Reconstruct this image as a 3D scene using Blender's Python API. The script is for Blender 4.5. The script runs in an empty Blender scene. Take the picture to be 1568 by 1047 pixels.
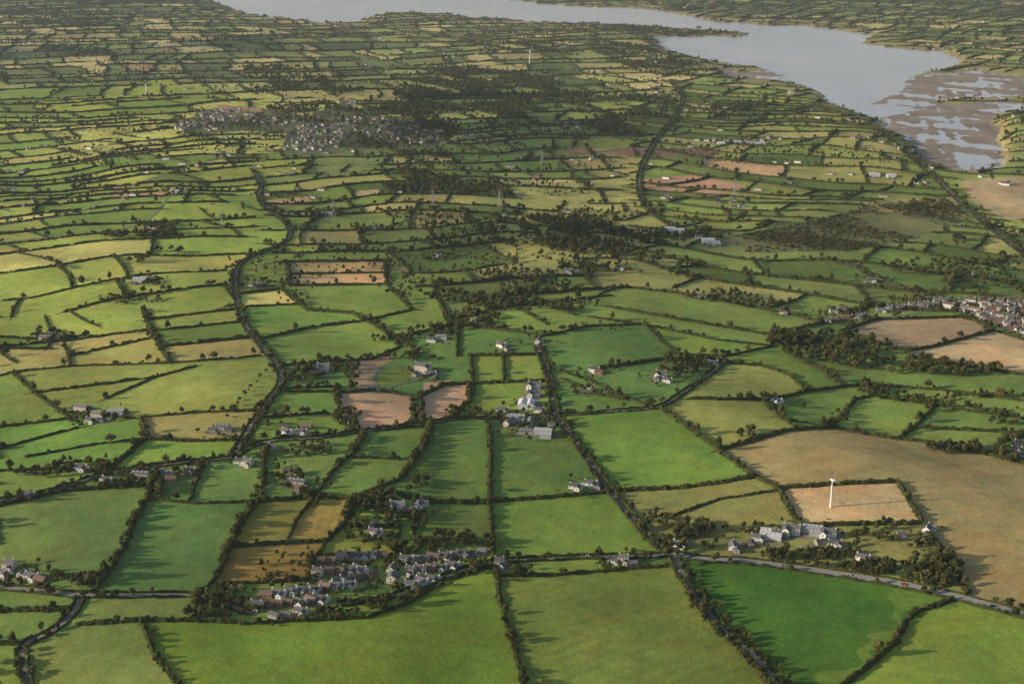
import bpy, math, random, time
import numpy as np
from mathutils import Vector
T0=time.time()
def tick(s):print('TICK',s,round(time.time()-T0,1))
random.seed(7); rng=np.random.default_rng(11)
sc=bpy.context.scene
# ------------------------------------------------------------ survey frame
F=2178.;CX=784.;CY=523.5;PITCH=math.atan(653.5/F);CZ=514.
sp,cp=math.sin(PITCH),math.cos(PITCH)
def ss(a,b,x):
    t=np.clip((x-a)/(b-a),0,1); return t*t*(3-2*t)
def wv(X,Y,lam,ang,ph):
    k=2*math.pi/lam; a=math.radians(ang)
    return np.sin(k*(X*math.cos(a)+Y*math.sin(a))+ph)
def hb(X,Y):
    far=1-ss(2200,5000,Y)
    h=14+4*wv(X,Y,2300,20,.4)+4*wv(X,Y,1900,75,2.)+3*wv(X+80*wv(X,Y,900,100,0),Y,1100,-35,1.)
    h=h+far*(3.8*wv(X+60*wv(X,Y,700,60,1),Y,520,15,.9)+2.6*wv(X,Y+50*wv(X,Y,600,-20,1),430,70,2.2)+1.6*wv(X,Y,260,-50,.3)+.8*wv(X,Y,140,35,.3))
    return np.maximum(h,2.5)
def p2g(p,flat=None):
    p=np.asarray(p,float).reshape(-1,2)
    a=(p[:,0]-CX)/F;b=(p[:,1]-CY)/F
    dy=cp-b*sp;dn=sp+b*cp
    h=np.full(len(p),14. if flat is None else flat)
    for i in range(14):
        t=(CZ-h)/dn;X=a*t;Y=dy*t
        if flat is not None:break
        h=.4*h+.6*hb(X,Y)
    return np.stack([X,Y],1)
def g2p(X,Y,Z):
    d=Y*cp-(Z-CZ)*sp;u=Y*sp+(Z-CZ)*cp
    return CX+F*X/d,CY-F*u/d
def inpoly(px,py,poly):
    poly=np.asarray(poly,float);r=np.zeros(np.shape(px),bool)
    n=len(poly);j=n-1
    for i in range(n):
        xi,yi=poly[i];xj,yj=poly[j]
        if yi!=yj:
            r^=((yi>py)!=(yj>py))&(px<(xj-xi)*(py-yi)/(yj-yi)+xi)
        j=i
    return r
def S(r,g,b,k=1.):
    f=lambda c:((c/255.+.055)/1.055)**2.4 if c>10 else c/255./12.92
    return np.array([f(r)*k,f(g)*k,f(b)*k])
# ------------------------------------------------------------ ground grid
vd=np.linspace(1085,-3,840)
Yd=p2g(np.stack([np.full(840,CX),vd],1),flat=14.)[:,1]
rowsY=np.concatenate([np.geomspace(60,Yd[0],26)[:-1],Yd,np.geomspace(Yd[-1],9e4,46)[1:]])
core=np.linspace(-.425,.425,960)
o=np.geomspace(.425,3.,26)[1:]
cs=np.concatenate([-o[::-1],core,o])
R,C=len(rowsY),len(cs)
GY=np.repeat(rowsY[:,None],C,1);GX=GY*cs[None,:]
HB=hb(GX,GY)
def idx(X,Y):
    return np.interp(Y,rowsY,np.arange(R)),np.interp(X/np.maximum(Y,1),cs,np.arange(C))
lake=[(300,-45),(330,5),(342,13),(385,22),(430,28),(500,34),(540,35),(562,28),(600,20),(650,20),(720,27),(800,33),(850,36),(900,37),(960,38),(1010,41),(1060,44),(1100,47),(1150,51),(1135,57),(1060,56),(1000,57),(975,57),(1002,64),(1012,76),(1060,90),(1100,97),(1160,102),(1168,107),(1140,110),(1085,109),(1112,121),(1200,125),(1242,136),(1270,156),(1300,168),(1350,194),(1385,208),(1402,236),(1455,262),(1530,262),(1542,244),(1525,218),(1533,200),(1518,185),(1535,172),(1640,170),(1700,160),(1640,152),(1500,158),(1425,160),(1440,152),(1640,148),(1650,128),(1560,120),(1500,108),(1395,117),(1420,110),(1465,101),(1476,90),(1440,80),(1380,74),(1320,67),(1332,55),(1250,42),(1180,39),(1100,34),(1040,23),(1000,15),(900,11),(830,7),(770,-1),(790,-45)]
lakeG=p2g(lake,flat=0.)
mud=[[(1390,118),(1500,108),(1568,118),(1650,128),(1650,172),(1540,176),(1520,186),(1535,205),(1545,245),(1530,264),(1450,264),(1400,238),(1380,208),(1330,182),(1400,172),(1330,160),(1380,140)],[(1080,106),(1170,106),(1250,138),(1200,127),(1110,124)]]
wob=12*wv(GX,GY,170,20,0)+9*wv(GX,GY,97,80,1)+8*wv(GX,GY,61,-40,1)
sel=(GY>1900)&(GY<15000)
water=np.zeros((R,C),bool)
water[sel]=inpoly((GX+wob)[sel],(GY+2.*wob)[sel],lakeG)
mudm=np.zeros((R,C),bool)
for m in mud:
    mm=p2g(m,flat=0.);mudm[sel]|=inpoly((GX+wob)[sel],(GY+2*wob)[sel],mm)
mudm&=water
bl=water.astype(float)
for n in (4,8,12):
    for ax in (0,1):
        b=np.zeros_like(bl)
        for k in range(-n,n+1,2): b+=np.roll(bl,k,ax)
        bl=b/(len(range(-n,n+1,2)))
Z=1.2+(HB-1.2)*(1-np.clip(bl*1.7,0,1))
mn=.5*wv(GX+60*wv(GX,GY,310,70,0),GY,190,30,0)+.5*wv(GX,GY+90*wv(GX,GY,270,10,0),330,75,1)+.4*wv(GX+30*wv(GX,GY,90,0,1),GY,80,-30,2)+.3*wv(GX,GY+20*wv(GX,GY,60,80,1),47,60,2)
Z[water]=-2.5
Z[mudm]=(.1+.3*mn)[mudm]
def hz(X,Y):
    X=np.asarray(X,float);Y=np.asarray(Y,float)
    r,c=idx(X,Y);r0=np.clip(r.astype(int),0,R-2);c0=np.clip(c.astype(int),0,C-2);a=r-r0;b=c-c0
    return (Z[r0,c0]*(1-a)+Z[r0+1,c0]*a)*(1-b)+(Z[r0,c0+1]*(1-a)+Z[r0+1,c0+1]*a)*b
def isw(X,Y):
    r,c=idx(X,Y);return water[np.clip(np.round(r).astype(int),0,R-1),np.clip(np.round(c).astype(int),0,C-1)]
tick('grid')
# ------------------------------------------------------------ traced roads
roads=[ # pts,width,hedged
([(-60,896),(0,899),(60,904),(120,910),(200,911),(300,911),(345,925),(390,940)],4.5,1),
([(125,911),(110,940),(80,965),(40,985),(33,1000),(42,1047),(48,1100)],3.6,1),
([(1030,848),(1080,856),(1140,859),(1220,869),(1300,881),(1380,894),(1460,912),(1568,941),(1660,970)],8,2),
([(1030,848),(990,851),(900,853),(780,858),(745,863),(690,880),(640,900),(590,915),(520,925)],4.2,1),
([(1030,848),(1045,880),(1075,925),(1110,965),(1155,1005),(1195,1050),(1240,1100)],4.2,1),
([(1030,848),(1005,835),(975,800),(945,765),(925,740),(895,695),(870,660),(850,636),(845,600),(835,562),(822,530)],3.6,1),
([(848,636),(900,633),(960,628),(1010,622),(1040,605),(1090,570),(1110,552)],3.3,1),
([(850,636),(760,640),(700,641),(655,648),(600,655),(540,662),(480,671),(420,674),(380,685),(355,700),(300,706),(200,718),(150,728),(100,745),(40,760),(-60,775)],3.6,1),
([(355,700),(385,650),(410,615),(430,585),(424,560),(400,530),(380,505),(365,470),(360,430),(370,402),(405,385),(440,368),(440,345),(405,318),(396,300),(400,283),(385,258)],3.6,1),
([(1340,195),(1375,222),(1420,262),(1480,318),(1540,368),(1620,430)],6.5,2),
([(1025,125),(1046,150),(1030,185),(1005,215),(985,250),(978,280),(985,310),(1010,335),(1045,352)],5,1),
([(1640,455),(1568,462),(1500,464),(1450,466),(1400,448),(1340,425),(1300,405),(1250,396)],5,1),
([(1255,490),(1330,487),(1400,480),(1450,466)],5,0),
([(580,600),(575,575),(590,563),(620,560),(645,578),(590,596),(632,610),(636,650)],3.2,0),
([(0,345),(120,325),(200,285),(330,245),(440,232),(560,215),(660,225),(720,205)],4,0),
([(260,300),(210,345),(60,365),(0,372)],4,0),
([(700,225),(840,240),(1000,222)],4,0)]
H=[
([(235,740),(222,770),(205,800),(190,840),(165,880),(140,908)],.6),
([(0,778),(100,752),(235,742)],.3),([(240,765),(300,771),(395,768)],.1),
([(402,740),(395,770),(370,800),(350,840),(335,880),(305,912)],.9),([(405,690),(402,740)],.8),
([(312,706),(300,740),(290,768)],.5),([(240,725),(245,765)],.8),
([(352,838),(430,832),(500,828)],.2),([(500,828),(480,860),(470,888)],.5),([(340,893),(400,892),(470,888)],.4),
([(385,775),(352,838)],.2),([(395,768),(440,765),(480,758),(540,765)],.6),([(482,758),(452,800),(440,831)],.1),([(542,765),(530,800),(500,828)],.9),
([(530,800),(560,810),(610,805)],.6),([(612,805),(606,850)],.7),([(500,850),(606,850)],.5),
([(660,652),(645,690),(610,735),(560,755),(540,765)],1.2),([(748,648),(751,700),(750,768),(753,830),(757,862)],.15),
([(600,752),(640,768),(700,770),(750,770)],.3),([(560,663),(545,690),(510,720),(490,750)],.6),([(540,700),(612,703)],.3),
([(640,768),(632,822),(752,832)],.6),([(757,768),(830,763),(932,754)],.1),([(1010,624),(1060,660),(1100,690),(1155,730)],.1),([(935,752),(1050,747),(1155,731)],.1),
([(1100,690),(1120,684),(1200,660),(1270,655),(1350,669),(1440,680),(1568,711)],.15),
([(1155,730),(1192,748)],0),([(1192,748),(1280,742),(1374,738),(1400,780),(1412,802),(1300,803),(1225,806),(1192,748)],.05),
([(1030,790),(1100,765),(1192,751)],0),([(1030,790),(1042,808),(1050,840)],.3),
([(1412,802),(1440,840),(1468,880),(1482,912)],.6),([(770,883),(850,881),(940,873),(1035,866)],.3),
([(757,863),(765,920),(780,970),(798,1030),(805,1080)],.2),([(785,858),(787,882)],.2),([(918,853),(926,873)],.3),
([(1460,918),(1400,938),(1386,952),(1370,985),(1330,1020),(1275,1060),(1250,1085)],.08),
([(225,950),(300,950),(380,955),(450,951),(560,946),(620,926),(690,886),(752,868)],.4),([(215,950),(235,1000),(270,1047),(285,1080)],.1),
([(120,956),(215,950),(225,950)],.1),([(302,914),(296,945)],.4),([(0,936),(105,933)],.1),([(0,986),(38,986)],.1),
([(515,602),(520,630),(550,658)],.9),([(515,602),(580,598),(632,607),(634,650)],.3),([(644,607),(646,650)],.2),([(644,607),(680,590),(718,588),(718,615),(685,645)],.5),
([(720,545),(725,600),(718,615)],.3),([(770,540),(772,586)],.1),([(725,588),(830,583)],.3),([(720,545),(828,543)],.3),
([(838,560),(900,582),(960,610),(1000,624)],.3),([(880,600),(960,612)],.3),
([(1110,552),(1060,550),(1000,552),(920,565)],.5),([(822,517),(900,500),(985,497),(1030,540),(1050,551)],.2),
([(1110,556),(1165,560),(1210,575),(1236,600),(1180,612),(1050,611)],.3),([(1165,614),(1195,640),(1222,655),(1160,674),(1100,689)],.3),
([(1195,640),(1270,655)],.2),([(1236,600),(1290,592),(1340,590)],.5),([(1270,655),(1310,612),(1335,606),(1432,621),(1400,655),(1376,672)],.6),
([(1340,590),(1335,606)],.6),
([(1432,621),(1568,641)],.6),([(1400,655),(1530,661),(1568,668)],.6),([(1340,590),(1450,598),(1568,612)],.8),([(1430,680),(1500,695),(1540,690)],1),
([(930,470),(1050,491),(1180,513)],.1),([(900,485),(985,497),(1100,521),(1175,529)],.1),([(960,440),(1080,455),(1200,480),(1262,495)],.3),([(1020,541),(1110,546),(1180,531),(1180,513)],.3),
([(1288,508),(1340,490),(1480,486),(1522,506),(1430,531),(1388,538),(1330,522),(1288,508)],.2),([(1388,538),(1400,549),(1480,561),(1568,574)],.8),([(1522,506),(1568,526)],.1),
([(1180,513),(1262,495)],.2),([(1180,513),(1210,545),(1260,570),(1290,592)],.5),
([(0,580),(20,570),(110,561),(262,556),(400,545)],.2),([(225,508),(372,493)],.05),([(222,490),(367,473)],.1),([(218,473),(232,510),(250,540),(262,556)],.15),([(250,531),(392,516)],.05),
([(105,546),(240,516)],.1),([(100,530),(108,560)],.1),([(0,533),(100,522),(232,505)],.2),
([(20,570),(50,600),(92,630),(110,645)],.25),([(160,611),(240,577),(300,561)],.05),([(92,631),(200,641),(300,632),(392,629)],.15),([(50,602),(160,588),(240,577)],.05),([(215,641),(226,670),(190,700),(160,727)],.5),([(226,672),(290,676),(378,673)],.3),
([(0,656),(110,641)],.1),([(0,692),(120,655)],.15),([(0,722),(80,718),(150,722)],.5),([(40,700),(150,680),(220,672)],.1),
([(370,450),(430,443),(470,475),(540,480),(560,491)],.3),([(398,520),(480,501),(560,491)],.1),([(560,491),(600,515),(612,532),(570,550),(430,560)],.6),
([(440,420),(590,418)],.05),([(445,438),(590,436)],.2),([(590,402),(592,436),(630,475),(560,491)],.5),([(425,402),(600,400)],.2),([(440,400),(445,438)],.4),([(372,470),(455,466)],.1),
([(600,518),(700,498),(822,512)],.9),([(700,545),(700,498)],.3),([(430,595),(520,592),(512,602)],.9),([(432,600),(520,600)],.2),([(400,640),(500,632),(540,660)],.8),
([(860,580),(905,600)],.4),
]
H=[([(-18 if x==0 else (1600 if x==1568 else x),y+(x==1568)*6) for x,y in p],t) for p,t in H]
T=[(0,565),(100,530),(215,475),(365,470),(365,402),(440,397),(600,398),(640,470),(720,515),(830,505),(900,482),(930,467),(960,437),(1080,452),(1200,478),(1270,495),(1330,485),(1480,482),(1568,500),(1568,1047),(1600,1300),(-30,1300),(0,1047)]
scrub=[(1100,368),(1200,347),(1300,325),(1345,310),(1440,300),(1490,335),(1400,365),(1300,385),(1150,388)]
marsh=[(1470,275),(1568,270),(1640,300),(1640,340),(1540,335),(1490,310)]
towns=[[(268,190),(330,165),(400,165),(470,178),(540,150),(550,175),(690,185),(670,225),(580,225),(480,240),(430,230),(440,205),(380,200),(290,208)],[(1440,458),(1568,452),(1640,450),(1640,540),(1568,515),(1500,490)]]
def zone(px,py,X,Y):
    z=np.full(px.shape,0)
    z[(px<400)]=1
    z[(px>=400)&(px<960)]=2
    z[(px>=960)]=3
    z[(py<150)&(px<1010)]=4
    z[(py<125)&(px>=1010)]=5
    t=(inpoly(px,py,T)|inpoly(px,py,scrub)|inpoly(px,py,towns[0])|inpoly(px,py,towns[1])|inpoly(px,py,marsh))
    z[t]=0
    z[(Y<700)|(np.abs(X)>.5*Y+80)|(Y>12500)]=0
    z[isw(X,Y)]=0
    return z
zp={1:(26,76,140,.9),2:(9,88,115,2.),3:(-26,88,150,1.2),4:(18,180,115,1.7),5:(-34,165,120,1.7)}
auto=[]
def warp(U,W,k):
    q=.55 if k in(4,5) else .75
    du=45*wv(U,W,900,30,k)+28*wv(U,W,520,100,k+1)+8*wv(U,W,240,60,k)
    dw=60*wv(U,W,1100,-40,k+2)+32*wv(U,W,560,20,k)+9*wv(U,W,250,-10,k)
    return U+du*q,W+dw*q
for zi,(ang,wA,wB,tfm) in zp.items():
    a=math.radians(ang);ca,sa=math.cos(a),math.sin(a)
    def world(u,w):
        u,w=warp(u,w,zi);return u*ca-w*sa,u*sa+w*ca
    ws=[-3500.]
    while ws[-1]<13500:ws.append(ws[-1]+wA*random.uniform(.55,1.5))
    us=np.arange(-8000,13000,18.)
    def emit(u,w,gaps=0.):
        X,Y=world(u,w);ok=(Y>600)&(np.abs(X)<.6*Y+200)&(Y<13000)
        if ok.sum()<2:return
        a0=np.argmax(ok);b0=len(ok)-np.argmax(ok[::-1]);X,Y,ok=X[a0:b0],Y[a0:b0],ok[a0:b0]
        X_,Y_=np.where(ok,X,0),np.where(ok,Y,900)
        px,py=g2p(X_,Y_,hb(X_,Y_));z=zone(px,py,X_,Y_);g=(z==zi)&ok
        if gaps:g&=(np.sin(u[a0:b0]/170.+w[0])+np.sin(u[a0:b0]/73.+w[0]*2))>-1.6
        i=0;n=len(g)
        while i<n:
            if g[i]:
                j=i
                while j+1<n and g[j+1]:j+=1
                if j-i>=1:auto.append((np.stack([X[i:j+1],Y[i:j+1]],1),rng.random()**1.8*tfm))
                i=j+1
            else:i+=1
    for k in range(len(ws)-1):
        emit(us,np.full(us.shape,ws[k]),1)
        u=-8000.+random.random()*wB
        while u<13000:
            X0=u*ca-ws[k]*sa;Y0=u*sa+ws[k]*ca
            if 450<Y0<13200 and abs(X0)<.62*Y0+300:
                skip=(zi in(1,2,3) and Y0>6200) or (zi in (4,5) and Y0<3400) or (zi==1 and X0>-.05*Y0) or (zi in(3,5) and X0<.02*Y0)
                if not skip:
                    sk=random.uniform(-30,30);w=np.linspace(ws[k],ws[k+1],6);emit(u+sk*np.linspace(0,1,6),w)
            u+=wB*random.uniform(.45,1.7)
tick('auto %d'%len(auto))
def dens(P,step):
    P=np.asarray(P,float);d=np.r_[0,np.cumsum(np.hypot(*np.diff(P,axis=0).T))]
    n=max(2,int(d[-1]/step)+1);t=np.linspace(0,d[-1],n)
    return np.stack([np.interp(t,d,P[:,0]),np.interp(t,d,P[:,1])],1)
def pxline(pts,sm=6):
    P=np.asarray(pts,float)
    Q=[];n=len(P)
    for i in range(n-1):
        p0=P[max(i-1,0)];p1=P[i];p2=P[i+1];p3=P[min(i+2,n-1)]
        for t in np.linspace(0,1,sm,endpoint=False):
            Q.append(.5*((2*p1)+(-p0+p2)*t+(2*p0-5*p1+4*p2-p3)*t*t+(-p0+3*p1-3*p2+p3)*t**3))
    Q.append(P[-1]);return p2g(Q)
def straight(pts):
    P=np.array(pts,float);D=[]
    for i in range(len(P)-1):
        n=max(2,int(np.hypot(*(P[i+1]-P[i]))/8))
        D+= [P[i]+(P[i+1]-P[i])*t for t in np.linspace(0,1,n,endpoint=False)]
    D.append(P[-1]);return p2g(D)
lines=[];roadG=[]
for pts,tf in H:lines.append((straight(pts),tf*1.4+.08,1.,0))
for P,tf in auto:lines.append((P,tf,.9,1))
for pts,w,hd in roads:
    G=dens(pxline(pts),6.);roadG.append((G,w,hd))
Lm=np.zeros((R,C),bool)
def rast(G):
    r,c=idx(G[:,0],G[:,1]);d=np.maximum(np.abs(np.diff(r)),np.abs(np.diff(c)))
    t=np.arange(len(r));q=np.concatenate([np.linspace(i,i+1,int(d[i]/.45)+2) for i in range(len(d))])
    Lm[np.clip(np.round(np.interp(q,t,r)).astype(int),0,R-1),np.clip(np.round(np.interp(q,t,c)).astype(int),0,C-1)]=True
def extend(G,m=9):
    a=G[0]-G[1];b=G[-1]-G[-2]
    m_=m*max(1,G[0][1]/1500)
    return np.vstack([G[0]+a/(np.hypot(*a)+1e-6)*m_,G,G[-1]+b/(np.hypot(*b)+1e-6)*m_])
for G,tf,s,au in lines:rast(extend(G))
for G,w,hd in roadG:rast(G)
for b_ in ([(-40,1076),(1640,1076)],[(-12,1080),(-12,560)],[(1590,1080),(1590,520)]):rast(straight(b_))
tick('raster')
free=~Lm;par=[]
def find(a):
    while par[a]!=a:
        par[a]=par[par[a]];a=par[a]
    return a
lab=np.full((R,C),-1,np.int32);prev=[]
for r in range(R):
    x=np.diff(np.r_[0,free[r].astype(np.int8),0]);st=np.where(x==1)[0];en=np.where(x==-1)[0];cur=[];j=0
    for a,b in zip(st.tolist(),en.tolist()):
        k=len(par);par.append(k);cur.append((a,b,k));lab[r,a:b]=k
        while j<len(prev) and prev[j][1]<=a:j+=1
        q=j
        while q<len(prev) and prev[q][0]<b:
            ra,rb=find(k),find(prev[q][2])
            if ra!=rb:par[max(ra,rb)]=min(ra,rb)
            q+=1
    prev=cur
root=np.array([find(i) for i in range(len(par))])
lab=np.where(lab>=0,root[np.maximum(lab,0)],-1)
ids,inv=np.unique(lab,return_inverse=True);inv=inv.reshape(lab.shape);n=len(ids)
cnt=np.bincount(inv.ravel(),minlength=n)
mr=np.bincount(inv.ravel(),weights=GY.ravel(),minlength=n)/cnt;mx=np.bincount(inv.ravel(),weights=GX.ravel(),minlength=n)/cnt
K=1.95
pal={'bright':[S(118,132,48),S(128,140,56),S(108,130,46),S(134,140,64),S(92,118,44),S(118,134,52),S(142,144,74),S(98,122,48)],
'mid':[S(98,116,50),S(80,104,44),S(110,124,54),S(72,94,42),S(120,124,64),S(88,104,50),S(128,126,72),S(94,116,46)],
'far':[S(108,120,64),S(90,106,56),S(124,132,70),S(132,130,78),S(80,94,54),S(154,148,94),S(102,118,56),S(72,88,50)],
'near':[S(82,108,42),S(88,112,40),S(74,100,40)],'brown':[S(148,124,90),S(136,118,84)]}
px,py=g2p(mx,mr,hb(mx,mr))
cols=np.zeros((n,3));dirs=np.zeros((n,3))
for i in range(n):
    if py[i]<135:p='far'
    elif py[i]>500:p='near'
    elif px[i]<470:p='bright'
    else:p='mid'
    q=pal[p];c=q[rng.integers(len(q))]*rng.uniform(.78,1.18)
    if py[i]<500 and rng.random()<.014:c=pal['brown'][rng.integers(2)]*rng.uniform(.8,1.05)
    cols[i]=c;a=rng.uniform(0,math.pi);f=rng.uniform(.45,1.3);dirs[i]=(math.cos(a)*f,math.sin(a)*f,rng.random()**2)
seeds=[((100,820),S(84,110,50)),((260,830),S(72,104,46)),((345,740),S(84,112,50)),((410,862),S(122,102,44)),((410,800),S(102,102,42)),((490,790),S(122,108,46)),((550,828),S(108,116,38)),
((690,700),S(82,112,38)),((690,800),S(76,100,40)),((820,715),S(76,104,42)),((870,805),S(84,112,38)),((1000,690),S(84,116,40)),((1110,645),S(76,104,46)),((1300,700),S(112,110,60)),((1500,780),S(126,116,72)),
((1290,775),S(158,136,94)),((1130,785),S(138,126,80)),((1060,760),S(106,112,58)),((900,950),S(84,100,36)),((600,990),S(86,112,28)),((400,990),S(86,112,28)),((1200,950),S(52,90,24)),((1480,1000),S(94,118,36)),((120,1010),S(96,106,46)),((200,930),S(92,110,48)),((50,920),S(80,106,44)),((40,960),S(82,106,44)),((860,866),S(90,114,40)),((1100,1030),S(86,104,38)),
((580,630),S(152,126,96)),((690,608),S(160,132,100)),((320,590),S(108,120,54)),((200,600),S(112,126,56)),((310,650),S(122,120,64)),((280,690),S(98,126,44)),((320,535),S(134,130,72)),((300,480),S(130,132,64)),((300,500),S(112,128,54)),((60,548),S(134,132,70)),((170,550),S(126,130,64)),((100,590),S(108,122,52)),((60,620),S(96,120,48)),((50,650),S(92,118,48)),((30,670),S(104,120,52)),
((515,410),S(156,134,84)),((515,428),S(166,138,94)),((500,450),S(92,116,46)),((450,490),S(88,120,44)),((510,525),S(96,122,48)),((800,560),S(100,120,46)),((745,565),S(94,118,42)),((780,600),S(90,116,42)),((930,525),S(72,104,46)),((1300,635),S(80,110,48)),((1380,505),S(130,114,86)),((1500,535),S(154,134,96)),((1050,480),S(106,122,60)),((1100,500),S(96,118,50)),((660,470),S(92,116,46)),((900,590),S(74,104,44)),((150,690),S(82,116,42)),((50,745),S(94,120,46)),
((330,305),S(112,132,46)),((60,490),S(114,132,50)),((1000,290),S(114,122,58)),((280,610),S(108,122,52)),((1240,560),S(80,106,46)),((1280,580),S(88,112,48)),((1270,620),S(84,112,48)),((1400,575),S(84,108,46)),((1450,590),S(84,110,48)),((1500,625),S(90,114,48)),((1350,640),S(94,118,46)),((1500,652),S(84,110,48)),((1500,675),S(96,116,48)),((1140,585),S(114,122,56)),((1220,640),S(86,112,46))]
for (x,y),c in seeds:
    g=p2g([(x,y)])[0];r,c_=idx(g[0],g[1]);l=inv[int(round(float(r))),int(round(float(c_)))]
    if ids[l]>=0 and cnt[l]<90000:cols[l]=c
Col=cols[inv]*K
PX,PY=g2p(GX,GY,HB)
edge=S(62,74,36)*K
big=(cnt[inv]>120000)&(lab>=0);Col[big]=S(98,114,56)*K
rb=S(112,86,70)
for poly,c in ((scrub,S(90,96,58)),(marsh,S(140,126,92)),(towns[0],S(74,84,54)),(towns[1],S(90,98,66)),([(535,548),(590,543),(600,552),(580,562),(570,578),(578,596),(548,594),(540,570)],S(130,110,86)),([(648,585),(690,582),(672,600),(648,606)],S(140,120,90)),
    ([(398,308),(470,300),(478,310),(410,319)],S(156,134,94)),([(540,294),(580,290),(582,298),(550,303)],S(150,130,90)),([(985,275),(1060,268),(1142,284),(1132,295),(1060,299),(990,289)],S(138,110,88)),([(1005,226),(1100,229),(1101,238),(1000,240)],rb),([(925,229),(990,227),(986,239),(930,236)],rb),([(865,227),(915,229),(915,236),(870,238)],rb),([(330,160),(400,166),(400,172),(335,168)],S(126,104,84)),([(1310,310),(1460,300),(1470,330),(1350,325)],S(124,118,74))):
    m=inpoly(PX,PY,poly);Col[m]=c*K
wb_=8*wv(GX,GY,60,20,0)+5*wv(GX,GY,33,80,0)
outer=inpoly(PX+wb_,PY+wb_,[(1372,898),(1462,913),(1398,938),(1384,952),(1366,985),(1326,1020),(1275,1060),(1262,1085),(1222,1085),(1250,1050),(1300,1015),(1345,975),(1372,940)])
Col[outer&(lab>=0)]=S(74,104,32)*K
Col[lab<0]=edge
isl=inpoly(PX,PY,[(830,30),(960,30),(1160,45),(1150,62),(1000,60),(840,42)])&~water
Col[isl]=S(110,108,66)*K
lum=(Col@np.array([.3,.6,.1]))[...,None];Col=Col*.87+lum*np.array([.15,.13,.1])
wet=np.zeros((R,C))
Col[water]=S(98,94,90)*K;Col[mudm]=S(108,101,90)*K;wet[mudm]=.25
shore=(bl>.22)&~water;Col[shore]=.5*Col[shore]+.5*S(128,116,84)*K
tick('regions')
# ------------------------------------------------------------ buildings list
hs=[]
def hrow(p0,p1,n,types,rot,j=2):
    for i in range(n):
        t=(i+.5)/n;hs.append((p0[0]+(p1[0]-p0[0])*t+random.uniform(-j,j),p0[1]+(p1[1]-p0[1])*t+random.uniform(-j,j)*.5,random.choice(types),rot+random.uniform(-12,12)))
W='wb';D_='dh';Bk='bb';Tt='te';G_='gb'
hrow((482,862),(592,850),7,[W,D_,Bk],5);hrow((478,880),(560,872),5,[D_,Bk,W],-15);hrow((505,894),(580,882),4,[Bk,G_,W],60)
hrow((398,912),(545,896),8,[D_,Bk,W,W],-15);hrow((385,932),(500,918),7,[D_,W,Bk],-20);hrow((410,946),(470,938),3,[W,G_],-20)
hrow((602,872),(600,895),2,[D_],80);hrow((615,860),(745,845),9,[Bk,W,G_,W],-10);hrow((620,880),(700,866),5,[D_,Bk,W],-20);hrow((625,900),(670,884),3,[W,Bk],-20)
hrow((1445,470),(1600,498),12,[D_,Tt,W],-25,3);hrow((1480,478),(1600,512),10,[D_,W,Bk],-25,3);hrow((1470,463),(1600,470),12,[W,D_,Tt],-10,3);hrow((1500,472),(1600,484),9,[D_,Bk],-15,3);hrow((1530,490),(1610,500),7,[D_,Bk],-15,3);hrow((1500,485),(1600,520),9,[D_,W,Bk],-25,3)
hrow((1262,492),(1330,484),8,[W,Bk,G_],-10,3);hrow((1275,480),(1300,476),3,[W,G_],-10,3);hrow((1345,478),(1450,464),11,[W,D_,G_],-10,3);hrow((1405,470),(1440,462),4,[D_,W],-10,3)
hrow((1300,210),(1420,232),8,[W,D_],-10,6);hrow((1060,218),(1200,214),9,[W,D_,G_],-10,6);hrow((990,130),(1030,160),6,[W,D_],-10,8)
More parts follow.
